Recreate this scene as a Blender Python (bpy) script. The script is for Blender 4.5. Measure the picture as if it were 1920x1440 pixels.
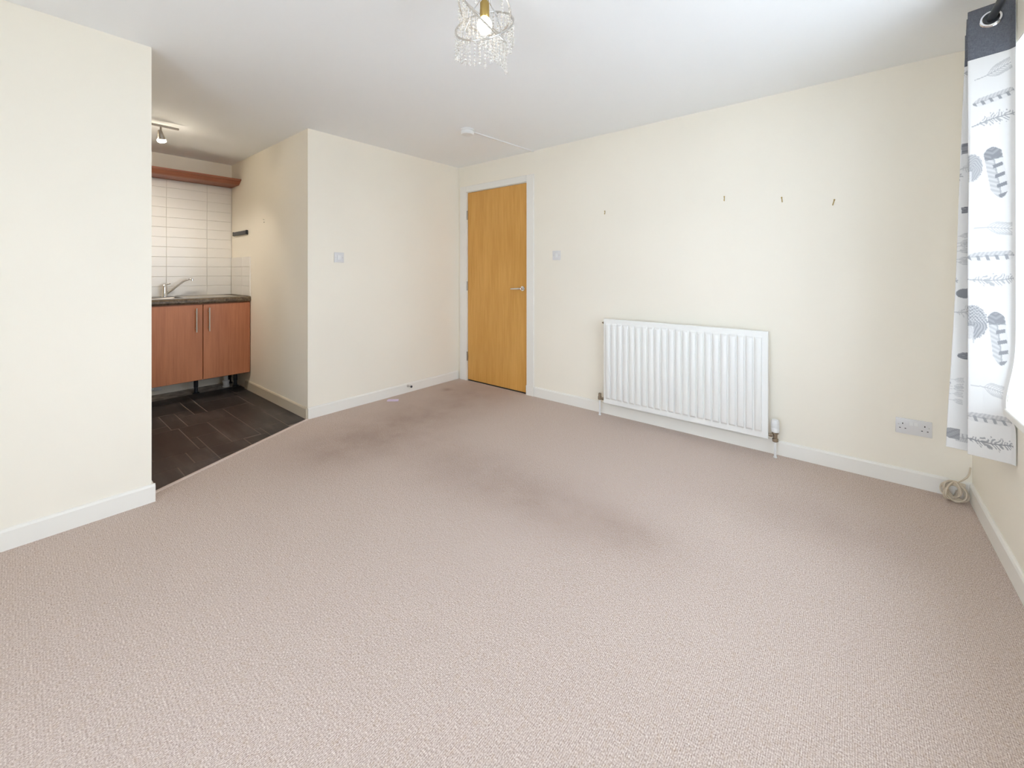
import bpy, bmesh, math, random
import numpy as np
from mathutils import Vector, Matrix

# ------------------------------------------------------------------ clear
for o in list(bpy.data.objects):
    bpy.data.objects.remove(o)
sc = bpy.context.scene
COL = sc.collection
random.seed(7)
rng = np.random.default_rng(5)

# ------------------------------------------------------------------ camera
cd = bpy.data.cameras.new('camera')
cam = bpy.data.objects.new('camera', cd)
COL.objects.link(cam)
cam.location = (3.386, -3.172, 1.188)
cam.rotation_euler = (math.radians(90), 0, 0.6898)
cd.sensor_fit = 'HORIZONTAL'
cd.sensor_width = 36.0
cd.lens = 36.0 * 770.3 / 1920.0
cd.shift_y = -(720 - 510.1) / 1920.0
cd.clip_start = 0.02
sc.camera = cam

# ------------------------------------------------------------------ world and exposure
world = bpy.data.worlds.new('overcast_sky')
sc.world = world
world.use_nodes = True
wb = world.node_tree.nodes['Background']
wb.inputs['Color'].default_value = (0.745, 0.84, 1.0, 1)
wb.inputs['Strength'].default_value = 8.0
sc.view_settings.view_transform = 'Standard'
sc.view_settings.look = 'None'
sc.view_settings.gamma = 1.0
sc.view_settings.use_curve_mapping = False
sc.view_settings.exposure = 0.0
sc.cycles.max_bounces = 9
sc.cycles.diffuse_bounces = 7
sc.cycles.glossy_bounces = 3
sc.cycles.transmission_bounces = 3
sc.cycles.transparent_max_bounces = 12
sc.cycles.use_adaptive_sampling = True
sc.cycles.adaptive_threshold = .15
sc.cycles.caustics_reflective = False
sc.cycles.caustics_refractive = False

# room dimensions (metres)
H = 2.35            # ceiling
W = 3.873           # window wall plane
YR = -4.45          # rear wall behind the camera
A = -1.661          # kitchen side wall plane / partition corner
XL, DL = 0.594, -2.719   # left wall face and its free end
XK = -1.82          # kitchen back wall plane
WIN = (-2.30, -0.617, 0.665, 2.068)   # window opening y0, y1, z0, z1

# sky portal in the window opening (sampling aid for the real sky outside)
pl = bpy.data.lights.new('window_portal', 'AREA')
pl.shape = 'RECTANGLE'
pl.size = WIN[1] - WIN[0]
pl.size_y = WIN[3] - WIN[2]
pl.cycles.is_portal = True
po = bpy.data.objects.new('window_portal', pl)
COL.objects.link(po)
po.location = (W + 0.16, (WIN[0] + WIN[1]) / 2, (WIN[2] + WIN[3]) / 2)
po.rotation_euler = (0, math.radians(90), 0)
po.rotation_euler = Matrix(((0, 0, 1), (1, 0, 0), (0, 1, 0))).to_euler()   # -Z looks to -X

pl2 = bpy.data.lights.new('added_fill_portal', 'AREA')  # portal for the glazed fill opening added behind the viewer
pl2.shape = 'RECTANGLE'
pl2.size, pl2.size_y = 1.5, 2.04
pl2.cycles.is_portal = True
po2 = bpy.data.objects.new('added_fill_portal', pl2)
COL.objects.link(po2)
po2.location = (2.85, YR - .02, 1.08)
po2.rotation_euler = (math.radians(90), 0, 0)    # -Z looks to +Y

# ------------------------------------------------------------------ materials
def mat(name, color=(.8, .8, .8), rough=.5, metal=0.0, **kw):
    m = bpy.data.materials.new(name)
    m.use_nodes = True
    b = m.node_tree.nodes['Principled BSDF']
    b.inputs['Base Color'].default_value = (*color, 1)
    b.inputs['Roughness'].default_value = rough
    b.inputs['Metallic'].default_value = metal
    for k, v in kw.items():
        b.inputs[k].default_value = v
    return m

def nodes(m):
    return m.node_tree.nodes, m.node_tree.links, m.node_tree.nodes['Principled BSDF']

def noise(nt, scale, detail=2, rough=.5, coord=None, vec_scale=None):
    N, L = nt.nodes, nt.links
    tc = N.new('ShaderNodeTexCoord')
    src = tc.outputs['Object'] if coord is None else coord
    if vec_scale is not None:
        mp = N.new('ShaderNodeMapping')
        mp.inputs['Scale'].default_value = vec_scale
        L.new(src, mp.inputs['Vector'])
        src = mp.outputs['Vector']
    n = N.new('ShaderNodeTexNoise')
    n.inputs['Scale'].default_value = scale
    n.inputs['Detail'].default_value = detail
    n.inputs['Roughness'].default_value = rough
    L.new(src, n.inputs['Vector'])
    return n

def ramp(nt, fac, stops):
    r = nt.nodes.new('ShaderNodeValToRGB')
    el = r.color_ramp.elements
    while len(el) > 1:
        el.remove(el[-1])
    el[0].position, el[0].color = stops[0][0], (*stops[0][1], 1)
    for p, c in stops[1:]:
        e = el.new(p)
        e.color = (*c, 1)
    nt.links.new(fac, r.inputs['Fac'])
    return r

def bump(nt, height, strength, dist=.002):
    b = nt.nodes.new('ShaderNodeBump')
    b.inputs['Strength'].default_value = strength
    b.inputs['Distance'].default_value = dist
    nt.links.new(height, b.inputs['Height'])
    nt.links.new(b.outputs['Normal'], nt.nodes['Principled BSDF'].inputs['Normal'])
    return b

def mixc(nt, fac, a, b, mode='MIX'):
    m = nt.nodes.new('ShaderNodeMix')
    m.data_type = 'RGBA'
    m.blend_type = mode
    for sock, v in ((m.inputs[0], fac), (m.inputs[6], a), (m.inputs[7], b)):
        if hasattr(v, 'is_linked'):
            nt.links.new(v, sock)
        elif isinstance(v, tuple):
            sock.default_value = (*v, 1)
        else:
            sock.default_value = v
    return m.outputs[2]

def math_(nt, op, a, b=None, clamp=False):
    m = nt.nodes.new('ShaderNodeMath')
    m.operation = op
    m.use_clamp = clamp
    for sock, v in ((m.inputs[0], a), (m.inputs[1], b)):
        if v is None:
            continue
        if hasattr(v, 'is_linked'):
            nt.links.new(v, sock)
        else:
            sock.default_value = v
    return m.outputs[0]

M = {}
def wall_mat(name, col, sc1=.97):
    m = mat(name, col, .75)
    nt = m.node_tree
    n = noise(nt, 1.3, 1)
    c = ramp(nt, n.outputs['Fac'], [(.3, tuple(x * sc1 for x in col)), (.7, col)])
    nt.links.new(c.outputs['Color'], nt.nodes['Principled BSDF'].inputs['Base Color'])
    return m
M['wall'] = wall_mat('cream_wall_paint', (.915, .86, .748))
M['ceil'] = wall_mat('white_ceiling_paint', (.915, .93, .94), .985)
M['gloss'] = mat('white_gloss_paint', (.87, .845, .785), .35)
M['upvc'] = mat('white_upvc', (.86, .87, .87), .3)
M['plastic'] = mat('white_plastic', (.80, .80, .79), .35)
M['switch'] = mat('switch_plastic', (.74, .73, .725), .35)
M['rad'] = mat('radiator_enamel', (.86, .855, .825), .38)
M['dark_cream'] = mat('dark_cream_gloss', (.66, .585, .46), .4)  # kitchen skirting: darker and yellower than the white gloss boards
M['chrome'] = mat('chrome', (.75, .75, .76), .12, 1.0)
M['steel'] = mat('brushed_steel', (.62, .60, .57), .3, 1.0)
M['nickel'] = mat('satin_nickel', (.42, .38, .33), .35, 1.0)
M['brass'] = mat('brass', (.48, .34, .12), .35, 1.0)
M['bronze'] = mat('aged_valve_metal', (.36, .30, .23), .4, 1.0)
M['black'] = mat('black_plastic', (.018, .02, .024), .45)
M['darkgrey'] = mat('dark_grey_plastic', (.06, .06, .065), .5)
M['hole'] = mat('dark_slot', (.012, .012, .012), .8)
M['screed'] = mat('grey_screed', (.33, .31, .28), .9)
M['shadowgap'] = mat('dark_gap_shade', (.05, .045, .04), .9)
M['strip'] = mat('threshold_strip', (.66, .55, .49), .5)
M['lilac'] = mat('lilac_paper', (.72, .60, .76), .8)
M['cable'] = mat('beige_cable_sheath', (.62, .53, .41), .5)
M['trimwhite'] = mat('white_tile_trim', (.85, .83, .80), .3)
M['ground'] = mat('pale_bounce_ground', (.74, .73, .71), .9)

nt = M['screed'].node_tree
n = noise(nt, 14, 5)
c = ramp(nt, n.outputs['Fac'], [(.35, (.40, .37, .33)), (.65, (.74, .70, .63))])
nt.links.new(c.outputs['Color'], nt.nodes['Principled BSDF'].inputs['Base Color'])

def wood(name, dark, light, rough, grain=(60, 60, 3.0), scale=1.0):
    m = mat(name, light, rough)
    nt = m.node_tree
    a = noise(nt, scale, 4, .6, vec_scale=grain)
    b = noise(nt, 1.6, 2, .5, vec_scale=(4, 4, .7))
    f = math_(nt, 'ADD', math_(nt, 'MULTIPLY', a.outputs['Fac'], .55), math_(nt, 'MULTIPLY', b.outputs['Fac'], .5))
    c = ramp(nt, f, [(.36, dark), (.66, light)])
    nt.links.new(c.outputs['Color'], nt.nodes['Principled BSDF'].inputs['Base Color'])
    return m
M['oak'] = wood('oak_veneer', (.60, .295, .055), (.73, .395, .105), .38)
M['cherry'] = wood('cherry_laminate', (.42, .150, .068), (.56, .225, .108), .42)
M['cherry_h'] = wood('cherry_moulding', (.25, .075, .036), (.36, .125, .062), .4, grain=(60, 3, 60))

m = M['worktop'] = mat('brown_stone_laminate', (.08, .06, .04), .35)
nt = m.node_tree
n = noise(nt, 55, 5, .65)
c = ramp(nt, n.outputs['Fac'], [(.3, (.035, .024, .016)), (.5, (.115, .080, .045)), (.7, (.24, .18, .11))])
nt.links.new(c.outputs['Color'], nt.nodes['Principled BSDF'].inputs['Base Color'])

m = M['walltile'] = mat('cream_glazed_tile', (.80, .775, .73), .22)
m = M['grout'] = mat('grey_grout', (.68, .65, .60), .9)
m = M['floorgrout'] = mat('floor_joint', (.21, .175, .155), .8)

def floor_tile_mat(name, k):
    m = mat(name, (.04, .032, .03), .42)
    nt = m.node_tree
    a = noise(nt, 1.0, 5, .62, vec_scale=(1.6, 9, 9))
    b = noise(nt, 3.0, 4)
    f = math_(nt, 'ADD', math_(nt, 'MULTIPLY', a.outputs['Fac'], .62), math_(nt, 'MULTIPLY', b.outputs['Fac'], .4))
    c = ramp(nt, f, [(.36, (.020 * k, .017 * k, .0165 * k)), (.52, (.040 * k, .034 * k, .0325 * k)), (.72, (.11 * k, .094 * k, .088 * k))])
    nt.links.new(c.outputs['Color'], nt.nodes['Principled BSDF'].inputs['Base Color'])
    return m
M['ft0'] = floor_tile_mat('dark_slate_tile', 1.0)
M['ft1'] = floor_tile_mat('dark_slate_tile_lighter', 1.2)
M['ft2'] = floor_tile_mat('dark_slate_tile_deeper', .85)

# carpet: ribbed loop pile, flecked, with a few old soil marks
m = M['carpet'] = mat('beige_loop_carpet', (.42, .34, .30), .95)
m.node_tree.nodes['Principled BSDF'].inputs['Specular IOR Level'].default_value = .1
nt = m.node_tree
N, L = nt.nodes, nt.links
tc = N.new('ShaderNodeTexCoord')
obj = tc.outputs['Object']
sx = N.new('ShaderNodeSeparateXYZ')
L.new(obj, sx.inputs[0])
fleck = noise(nt, 230, 2, .65, vec_scale=(1.2, .75, 1))
fleck2 = noise(nt, 60, 3, .6)
warm = noise(nt, 70, 3, .7, vec_scale=(1, .6, 1))
rib = math_(nt, 'SINE', math_(nt, 'MULTIPLY', sx.outputs[0], 2 * math.pi / .0050))
loop = math_(nt, 'SINE', math_(nt, 'ADD', math_(nt, 'MULTIPLY', sx.outputs[1], 2 * math.pi / .0068),
                               math_(nt, 'MULTIPLY', fleck2.outputs['Fac'], 9.0)))
h = math_(nt, 'ADD', math_(nt, 'MULTIPLY', rib, .17), math_(nt, 'MULTIPLY', loop, .08))
h = math_(nt, 'ADD', h, math_(nt, 'MULTIPLY', math_(nt, 'SUBTRACT', fleck.outputs['Fac'], .5), 2.6))
hf = math_(nt, 'ADD', math_(nt, 'MULTIPLY', h, .5), .5, True)
cc = ramp(nt, hf, [(.10, (.30, .210, .165)), (.5, (.61, .498, .438)), (.90, (.92, .83, .76))])
col = mixc(nt, math_(nt, 'MULTIPLY', ramp(nt, warm.outputs['Fac'], [(.50, (0, 0, 0)), (.75, (1, 1, 1))]).outputs['Color'], .36),
           cc.outputs['Color'], (.50, .35, .22))
# soil marks: soft ellipses with their own shape
soil = None
for (px, py, rx, ry, k) in ((.55, -.25, .42, .30, .30), (.62, -.75, .38, .46, .34), (.70, -1.30, .42, .46, .36), (.72, -1.80, .32, .34, .34),
                            (1.45, -1.45, .42, .30, .22), (1.95, -1.42, .46, .30, .26), (2.45, -1.42, .38, .24, .22), (2.62, -1.38, .16, .10, .22),
                            (3.3, -.75, .40, .20, .20), (.235, -.385, .055, .05, .40)):
    dx = math_(nt, 'DIVIDE', math_(nt, 'SUBTRACT', sx.outputs[0], px), rx)
    dy = math_(nt, 'DIVIDE', math_(nt, 'SUBTRACT', sx.outputs[1], py), ry)
    d2 = math_(nt, 'ADD', math_(nt, 'MULTIPLY', dx, dx), math_(nt, 'MULTIPLY', dy, dy))
    e = math_(nt, 'MULTIPLY', math_(nt, 'POWER', 2.718, math_(nt, 'MULTIPLY', d2, -1.0)), k)
    soil = e if soil is None else math_(nt, 'ADD', soil, e)
patchy = ramp(nt, noise(nt, 5.5, 2, .6).outputs['Fac'], [(.3, (.6, .6, .6)), (.7, (1, 1, 1))]).outputs['Color']
soil = math_(nt, 'MULTIPLY', soil, patchy, True)
col = mixc(nt, math_(nt, 'MULTIPLY', soil, 1.0), col, (.24, .155, .115))
L.new(col, N['Principled BSDF'].inputs['Base Color'])
bump(nt, h, .45, .003)

# curtain cloth, printed through a colour attribute
m = M['curtain'] = mat('feather_print_cotton', (.84, .82, .79), .85)
nt = m.node_tree
at = nt.nodes.new('ShaderNodeAttribute')
at.attribute_name = 'print'
nt.links.new(at.outputs['Color'], nt.nodes['Principled BSDF'].inputs['Base Color'])
M['lining'] = mat('white_lining', (.82, .81, .78), .9)
m = M['header'] = mat('charcoal_linen', (.11, .115, .135), .9)
nt = m.node_tree
a = noise(nt, 1.0, 3, .6, vec_scale=(900, 900, 90))
b = noise(nt, 1.0, 3, .6, vec_scale=(90, 90, 900))
f = math_(nt, 'MULTIPLY', math_(nt, 'ADD', a.outputs['Fac'], b.outputs['Fac']), .5)
c = ramp(nt, f, [(.35, (.070, .074, .090)), (.65, (.165, .172, .195))])
nt.links.new(c.outputs['Color'], nt.nodes['Principled BSDF'].inputs['Base Color'])

m = M['crystal'] = mat('clear_crystal', (.80, .77, .72), .06)
N = m.node_tree.nodes
tr = N.new('ShaderNodeBsdfTransparent')
mx = N.new('ShaderNodeMixShader')
mx.inputs[0].default_value = .5
m.node_tree.links.new(tr.outputs[0], mx.inputs[1])
m.node_tree.links.new(N['Principled BSDF'].outputs[0], mx.inputs[2])
m.node_tree.links.new(mx.outputs[0], N['Material Output'].inputs['Surface'])

def emit(name, col, strength):
    m = bpy.data.materials.new(name)
    m.use_nodes = True
    N = m.node_tree.nodes
    b = N['Principled BSDF']
    b.inputs['Base Color'].default_value = (*col, 1)
    b.inputs['Emission Color'].default_value = (*col, 1)
    b.inputs['Emission Strength'].default_value = strength
    return m
M['bulb'] = emit('glowing_bulb', (1.0, .92, .80), 11)
M['spotlens'] = emit('glowing_spot_lens', (1.0, .88, .70), 90)

m = M['glass'] = bpy.data.materials.new('window_glass')
m.use_nodes = True
N = m.node_tree.nodes
N.remove(N['Principled BSDF'])
tr = N.new('ShaderNodeBsdfTransparent')
tr.inputs['Color'].default_value = (.97, .985, .98, 1)
gl = N.new('ShaderNodeBsdfGlossy')
gl.inputs['Roughness'].default_value = .02
lw = N.new('ShaderNodeLayerWeight')
lw.inputs['Blend'].default_value = .5
mx = N.new('ShaderNodeMixShader')
pw = math_(m.node_tree, 'POWER', lw.outputs['Facing'], 4.0)
pw = math_(m.node_tree, 'MULTIPLY', pw, .5)
pw = math_(m.node_tree, 'ADD', pw, .03)
m.node_tree.links.new(pw, mx.inputs[0])
m.node_tree.links.new(tr.outputs[0], mx.inputs[1])
m.node_tree.links.new(gl.outputs[0], mx.inputs[2])
m.node_tree.links.new(mx.outputs[0], N['Material Output'].inputs['Surface'])

# ------------------------------------------------------------------ mesh helpers
ORG = {}
def V3(p): return Vector(p)

def add_box(bm, x0, x1, y0, y1, z0, z1, bev=0, seg=2):
    x0, x1 = min(x0, x1), max(x0, x1)
    y0, y1 = min(y0, y1), max(y0, y1)
    z0, z1 = min(z0, z1), max(z0, z1)
    r = bmesh.ops.create_cube(bm, size=1)
    vs = r['verts']
    for v in vs:
        v.co = Vector(((x0 + x1) / 2 + v.co.x * (x1 - x0), (y0 + y1) / 2 + v.co.y * (y1 - y0), (z0 + z1) / 2 + v.co.z * (z1 - z0)))
    if bev:
        es = list({e for v in vs for e in v.link_edges})
        bmesh.ops.bevel(bm, geom=es, offset=bev, segments=seg, affect='EDGES', profile=.5)
    return bm

def add_tube(bm, pts, r, n=12, closed=False, caps=True):
    """round tube along points; r is a number or one radius per point"""
    pts = [Vector(p) for p in pts]
    R = r if isinstance(r, (list, tuple)) else [r] * len(pts)
    rings, up = [], None
    for i, p in enumerate(pts):
        if closed:
            t = pts[(i + 1) % len(pts)] - pts[i - 1]
        else:
            t = pts[min(i + 1, len(pts) - 1)] - pts[max(i - 1, 0)]
        t = t.normalized()
        if up is None:
            up = Vector((0, 0, 1)) if abs(t.z) < .9 else Vector((1, 0, 0))
        a = t.cross(up)
        if a.length < 1e-6:
            a = t.cross(Vector((0, 1, 0)))
        a.normalize()
        b = a.cross(t).normalized()
        up = b
        rings.append([bm.verts.new(p + R[i] * (math.cos(2 * math.pi * k / n) * a + math.sin(2 * math.pi * k / n) * b)) for k in range(n)])
    m_ = len(rings)
    for i in range(m_ if closed else m_ - 1):
        A_, B_ = rings[i], rings[(i + 1) % m_]
        for k in range(n):
            bm.faces.new((A_[k], A_[(k + 1) % n], B_[(k + 1) % n], B_[k]))
    if caps and not closed:
        bm.faces.new(list(reversed(rings[0])))
        bm.faces.new(rings[-1])
    return bm

def add_lathe(bm, prof, origin, axis=(0, 0, 1), n=24):
    """prof: (radius, height) pairs along axis"""
    ax = Vector(axis).normalized()
    u = ax.orthogonal().normalized()
    w = ax.cross(u)
    o = Vector(origin)
    rings = []
    for r, h_ in prof:
        if r < 1e-6:
            rings.append([bm.verts.new(o + ax * h_)])
        else:
            rings.append([bm.verts.new(o + ax * h_ + r * (math.cos(2 * math.pi * k / n) * u + math.sin(2 * math.pi * k / n) * w)) for k in range(n)])
    for A_, B_ in zip(rings, rings[1:]):
        for k in range(n):
            a = A_[k % len(A_)], A_[(k + 1) % len(A_)]
            b = B_[k % len(B_)], B_[(k + 1) % len(B_)]
            f = [a[0], a[1], b[1], b[0]] if len(A_) > 1 and len(B_) > 1 else ([a[0], a[1], b[0]] if len(A_) > 1 else [a[0], b[1], b[0]])
            if len(set(f)) >= 3:
                bm.faces.new(f)
    if len(rings[0]) > 1:
        bm.faces.new(list(reversed(rings[0])))
    if len(rings[-1]) > 1:
        bm.faces.new(rings[-1])
    return bm

def add_prism(bm, poly, z0, z1):
    lo = [bm.verts.new((x, y, z0)) for x, y in poly]
    hi = [bm.verts.new((x, y, z1)) for x, y in poly]
    n = len(poly)
    bm.faces.new(list(reversed(lo)))
    bm.faces.new(hi)
    for i in range(n):
        bm.faces.new((lo[i], lo[(i + 1) % n], hi[(i + 1) % n], hi[i]))
    return bm

def add_run(bm, prof, a, b, out):
    """extrude a profile (distance from wall, height) from a to b; out = unit vector off the wall"""
    a, b, out = Vector((*a, 0)), Vector((*b, 0)), Vector((*out, 0))
    A_ = [bm.verts.new(a + out * d + Vector((0, 0, z))) for d, z in prof]
    B_ = [bm.verts.new(b + out * d + Vector((0, 0, z))) for d, z in prof]
    n = len(prof)
    bm.faces.new(A_)
    bm.faces.new(list(reversed(B_)))
    for i in range(n):
        bm.faces.new((A_[i], B_[i], B_[(i + 1) % n], A_[(i + 1) % n]))
    return bm

def obj_(name, bm, material, parent=None, smooth=False, loc=None):
    bmesh.ops.recalc_face_normals(bm, faces=bm.faces)
    me = bpy.data.meshes.new(name)
    org = Vector(loc) if loc is not None else (ORG[parent.name] if parent else Vector((0, 0, 0)))
    for v in bm.verts:
        v.co -= org
    bm.to_mesh(me)
    bm.free()
    o = bpy.data.objects.new(name, me)
    COL.objects.link(o)
    me.materials.append(M[material] if isinstance(material, str) else material)
    if smooth:
        for p in me.polygons:
            p.use_smooth = True
        if smooth != 'all':
            me.set_sharp_from_angle(angle=math.radians(35))
    if parent:
        o.parent = parent
        o.location = org - ORG[parent.name]
    else:
        o.location = org
    ORG[o.name] = org
    return o

def BM(): return bmesh.new()

def thing(name, label, cat, loc, group=None):
    o = bpy.data.objects.new(name, None)
    o.empty_display_size = .05
    COL.objects.link(o)
    o.location = loc
    ORG[o.name] = Vector(loc)
    return tag(o, label, cat, group)

def tag(o, label, cat, group=None):
    o['label'] = label
    o['category'] = cat
    if group:
        o['group'] = group
    return o

def struct(o, label=None):
    o['kind'] = 'structure'
    if label:
        o['label'] = label
    return o

def sbox(name, material, dims, label, bev=0):
    return struct(obj_(name, add_box(BM(), *dims, bev=bev), material), label)

# ------------------------------------------------------------------ room shell
T = .1
# unseen outside ground, made pale to bounce sky light onto the ceiling
sbox('ground', 'ground', (-20, 40, -30, 30, -3.2, -3.1), 'unseen pale ground outside the window, bouncing sky light in')

# carpet
carpet_poly = [(0, 0), (.10, 0), (.10, .06), (.985, .06), (.985, 0), (W, 0), (W, YR), (XL, YR), (XL, DL), (XL - .1, DL + .02), (0, A)]
struct(obj_('floor', add_prism(BM(), carpet_poly, -.02, 0), 'carpet'), 'beige flecked loop pile carpet across the living room')
# slab under everything
slab = sbox('floor_slab', 'screed', (XK - T, W + T, YR - T, T, -.12, -.0205), 'concrete slab below the floor coverings')
# kitchen floor: grout bed with single tiles
bed_poly = [(-1.55, A), (0, A), (XL - .1, DL + .02), (XL - .1, -3.6), (-1.55, -3.6)]
kf = struct(obj_('floor_kitchen', add_prism(BM(), bed_poly, -.02, -.0006), 'floorgrout'), 'dark slate-effect tiled kitchen floor behind the diagonal strip')
scr = struct(obj_('floor_screed', add_box(BM(), XK, -1.5505, -3.6, A, -.02, -.004), 'screed'), 'bare grey screed beneath the sink cabinet')

def clip_poly(poly, p, q):
    """keep the part of poly left of p->q"""
    out = []
    def side(a): return (q[0] - p[0]) * (a[1] - p[1]) - (q[1] - p[1]) * (a[0] - p[0])
    for i, a in enumerate(poly):
        b = poly[(i + 1) % len(poly)]
        sa, sb = side(a), side(b)
        if sa >= 0:
            out.append(a)
        if sa * sb < 0:
            t = sa / (sa - sb)
            out.append((a[0] + t * (b[0] - a[0]), a[1] + t * (b[1] - a[1])))
    return out

P, Q = (.003, A), (XL - .097, DL + .02)     # strip line
tiles = [
    (-1.55, -1.27, A - .13, A), (-1.27, -.70, A - .15, A), (-.70, -.30, A - .16, A), (-.30, .02, A - .16, A),
    (-1.55, -1.16, -2.12, A - .13), (-1.16, -1.16 + .33, -2.125, A - .15),
    (-.83, -.475, -2.02, A - .15),
    (-1.55, -1.36, -2.50, -2.12), (-1.36, -1.25, -2.215, -2.12), (-1.36, -.99, -2.50, -2.215), (-1.25, -.83, -2.215, -2.125),
    (-.83, -.55, -2.32, -2.02), (-.99, -.83, -2.32, -2.215), (-.99, -.55, -2.42, -2.32),
    (-1.55, -.99, -2.80, -2.50), (-.99, -.67, -2.70, -2.42), (-.67, -.545, -2.70, -2.42),
    (-.475, -.095, -2.02, -1.821), (-.095, .06, -1.98, -1.821), (.06, .3, -1.98, -1.70), (-.55, .04, -2.20, -2.02), (-.095, .055, -2.02, -1.98),
    (.055, .3, -2.13, -1.98), (.04, .055, -2.20, -2.02),
    (-.55, -.25, -2.38, -2.20), (-.25, .04, -2.335, -2.20), (.04, .235, -2.335, -2.13), (.235, .5, -2.335, -2.13),
    (-.545, .01, -2.62, -2.38), (-.25, .01, -2.38, -2.335), (.01, .235, -2.455, -2.335), (.235, .5, -2.54, -2.335),
    (.01, .235, -2.68, -2.455), (.235, .5, -2.70, -2.54),
    (-.545, -.1, -2.95, -2.62), (-.1, .235, -2.95, -2.68), (.235, .5, -3.0, -2.70), (-1.55, -1.1, -3.1, -2.80), (-1.1, -.67, -3.1, -2.70), (-.67, -.545, -2.95, -2.70),
    (-1.55, -.9, -3.6, -3.1), (-.9, -.3, -3.6, -3.1), (-.67, -.3, -3.1, -2.95), (-.3, .1, -3.6, -2.95), (.1, .5, -3.6, -3.0), (.1, .235, -3.0, -2.95),
    (-1.1, -.99, -2.80, -2.70),
]
# merge thin leftovers into neighbours by simply keeping the larger pieces
tiles = [t for t in tiles if min(t[1] - t[0], t[3] - t[2]) > .035]
g = .0030
for i, (x0, x1, y0, y1) in enumerate(tiles):
    poly = [(x0 + g, y0 + g), (x1 - g, y0 + g), (x1 - g, y1 - g), (x0 + g, y1 - g)]
    poly = clip_poly(poly, Q, P)
    poly = clip_poly(poly, (XL - .1, -2.7), (XL - .1, 5))
    if len(poly) < 3:
        continue
    area = abs(sum(poly[k][0] * poly[(k + 1) % len(poly)][1] - poly[(k + 1) % len(poly)][0] * poly[k][1] for k in range(len(poly)))) / 2
    if area < 6e-4:
        continue
    cx = sum(p[0] for p in poly) / len(poly)
    cy = sum(p[1] for p in poly) / len(poly)
    obj_('tile', add_prism(BM(), poly, -.0025, .0006), 'ft%d' % random.choice((0, 0, 1, 1, 2)), kf)

# threshold strip
d = (Vector((*Q, 0)) - Vector((*P, 0))).normalized()
nrm = Vector((d.y, -d.x, 0))
bm = BM()
prof = [(-.012, -.001), (-.011, .004), (-.004, .0065), (.004, .0065), (.011, .004), (.012, -.001)]
a0, b0 = Vector((*P, 0)) + d * .002, Vector((*Q, 0)) - d * .004
ra = [bm.verts.new(a0 + nrm * u + Vector((0, 0, z))) for u, z in prof]
rb = [bm.verts.new(b0 + nrm * u + Vector((0, 0, z))) for u, z in prof]
for i in range(len(prof)):
    j = (i + 1) % len(prof)
    bm.faces.new((ra[i], rb[i], rb[j], ra[j]))
bm.faces.new(ra); bm.faces.new(list(reversed(rb)))
struct(obj_('trim_1', bm, 'strip'), 'pinkish brown threshold strip between carpet and kitchen tiles')

# ceiling
sbox('ceiling', 'ceil', (XK - T, W + .3, YR - T, T + .9, H, H + .1), 'smooth white painted ceiling')

# back wall (door and radiator) with a door opening
DX0, DX1, DZ = .126, .964, 2.066
bm = BM()
add_box(bm, -T, DX0, 0, T, -.12, H)
add_box(bm, DX1, W + .3, 0, T, -.12, H)
add_box(bm, DX0, DX1, 0, T, DZ, H)
struct(obj_('wall_back', bm, 'wall'), 'cream painted wall with the door and radiator')
# the hall behind the door, closed
bm = BM()
add_box(bm, -.1, 1.2, T + .8, T + .9, -.12, H)
add_box(bm, -.2, -.1, T, T + .9, -.12, H)
add_box(bm, 1.2, 1.3, T, T + .9, -.12, H)
add_box(bm, -.2, 1.3, T, T + .9, -.14, -.021)
struct(obj_('wall_hall', bm, 'wall'), 'hallway walls behind the closed door')

# partition block between room and kitchen (face x=0, side y=A)
bm = BM()
add_box(bm, -T, 0, A, 0, -.12, H)
struct(obj_('wall_partition', bm, 'wall'), 'cream partition wall with a switch, left of the door')
sbox('wall_kitchen_side', 'wall', (XK - T, -T, A, A + T, -.12, H), 'cream kitchen side wall with a black rack')
sbox('wall_kitchen_back', 'wall', (XK - T, XK, -3.7, A, -.12, H), 'cream wall above the kitchen tiles')
sbox('wall_kitchen_far', 'wall', (XK, XL - .1, -3.7, -3.6, -.12, H), 'kitchen end wall hidden behind the left wall')
sbox('wall_left', 'wall', (XL - .1, XL, YR - T, DL, -.12, H), 'cream wall at the left edge of the picture')
RW = (2.1, 3.6, .06, 2.1)     # unseen glazed opening behind the viewer, added as fill light
bm = BM()
add_box(bm, XL, RW[0], YR - T, YR, -.12, H)
add_box(bm, RW[1], W + .3, YR - T, YR, -.12, H)
add_box(bm, RW[0], RW[1], YR - T, YR, -.12, RW[2])
add_box(bm, RW[0], RW[1], YR - T, YR, RW[3], H)
struct(obj_('wall_rear', bm, 'wall'), 'cream wall behind the viewer')
w2 = struct(thing('window_added_fill', 'unseen glazed opening added behind the viewer for fill light', 'window', (2.85, YR - .05, RW[2])))
del w2['category']
bm = BM()
for (a_, b_, c_, d_) in ((RW[0], RW[0] + .06, RW[2], RW[3]), (RW[1] - .06, RW[1], RW[2], RW[3]), (RW[0] + .06, RW[1] - .06, RW[2], RW[2] + .06),
                         (RW[0] + .06, RW[1] - .06, RW[3] - .06, RW[3]), (2.82, 2.88, RW[2] + .06, RW[3] - .06)):
    add_box(bm, a_, b_, YR - .09, YR - .03, c_, d_, .004)
obj_('window_frame', bm, 'upvc', w2)
for (a_, b_) in ((RW[0] + .06, 2.82), (2.88, RW[1] - .06)):
    obj_('pane', add_box(BM(), a_, b_, YR - .062, YR - .058, RW[2] + .06, RW[3] - .06), 'glass', w2)

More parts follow.
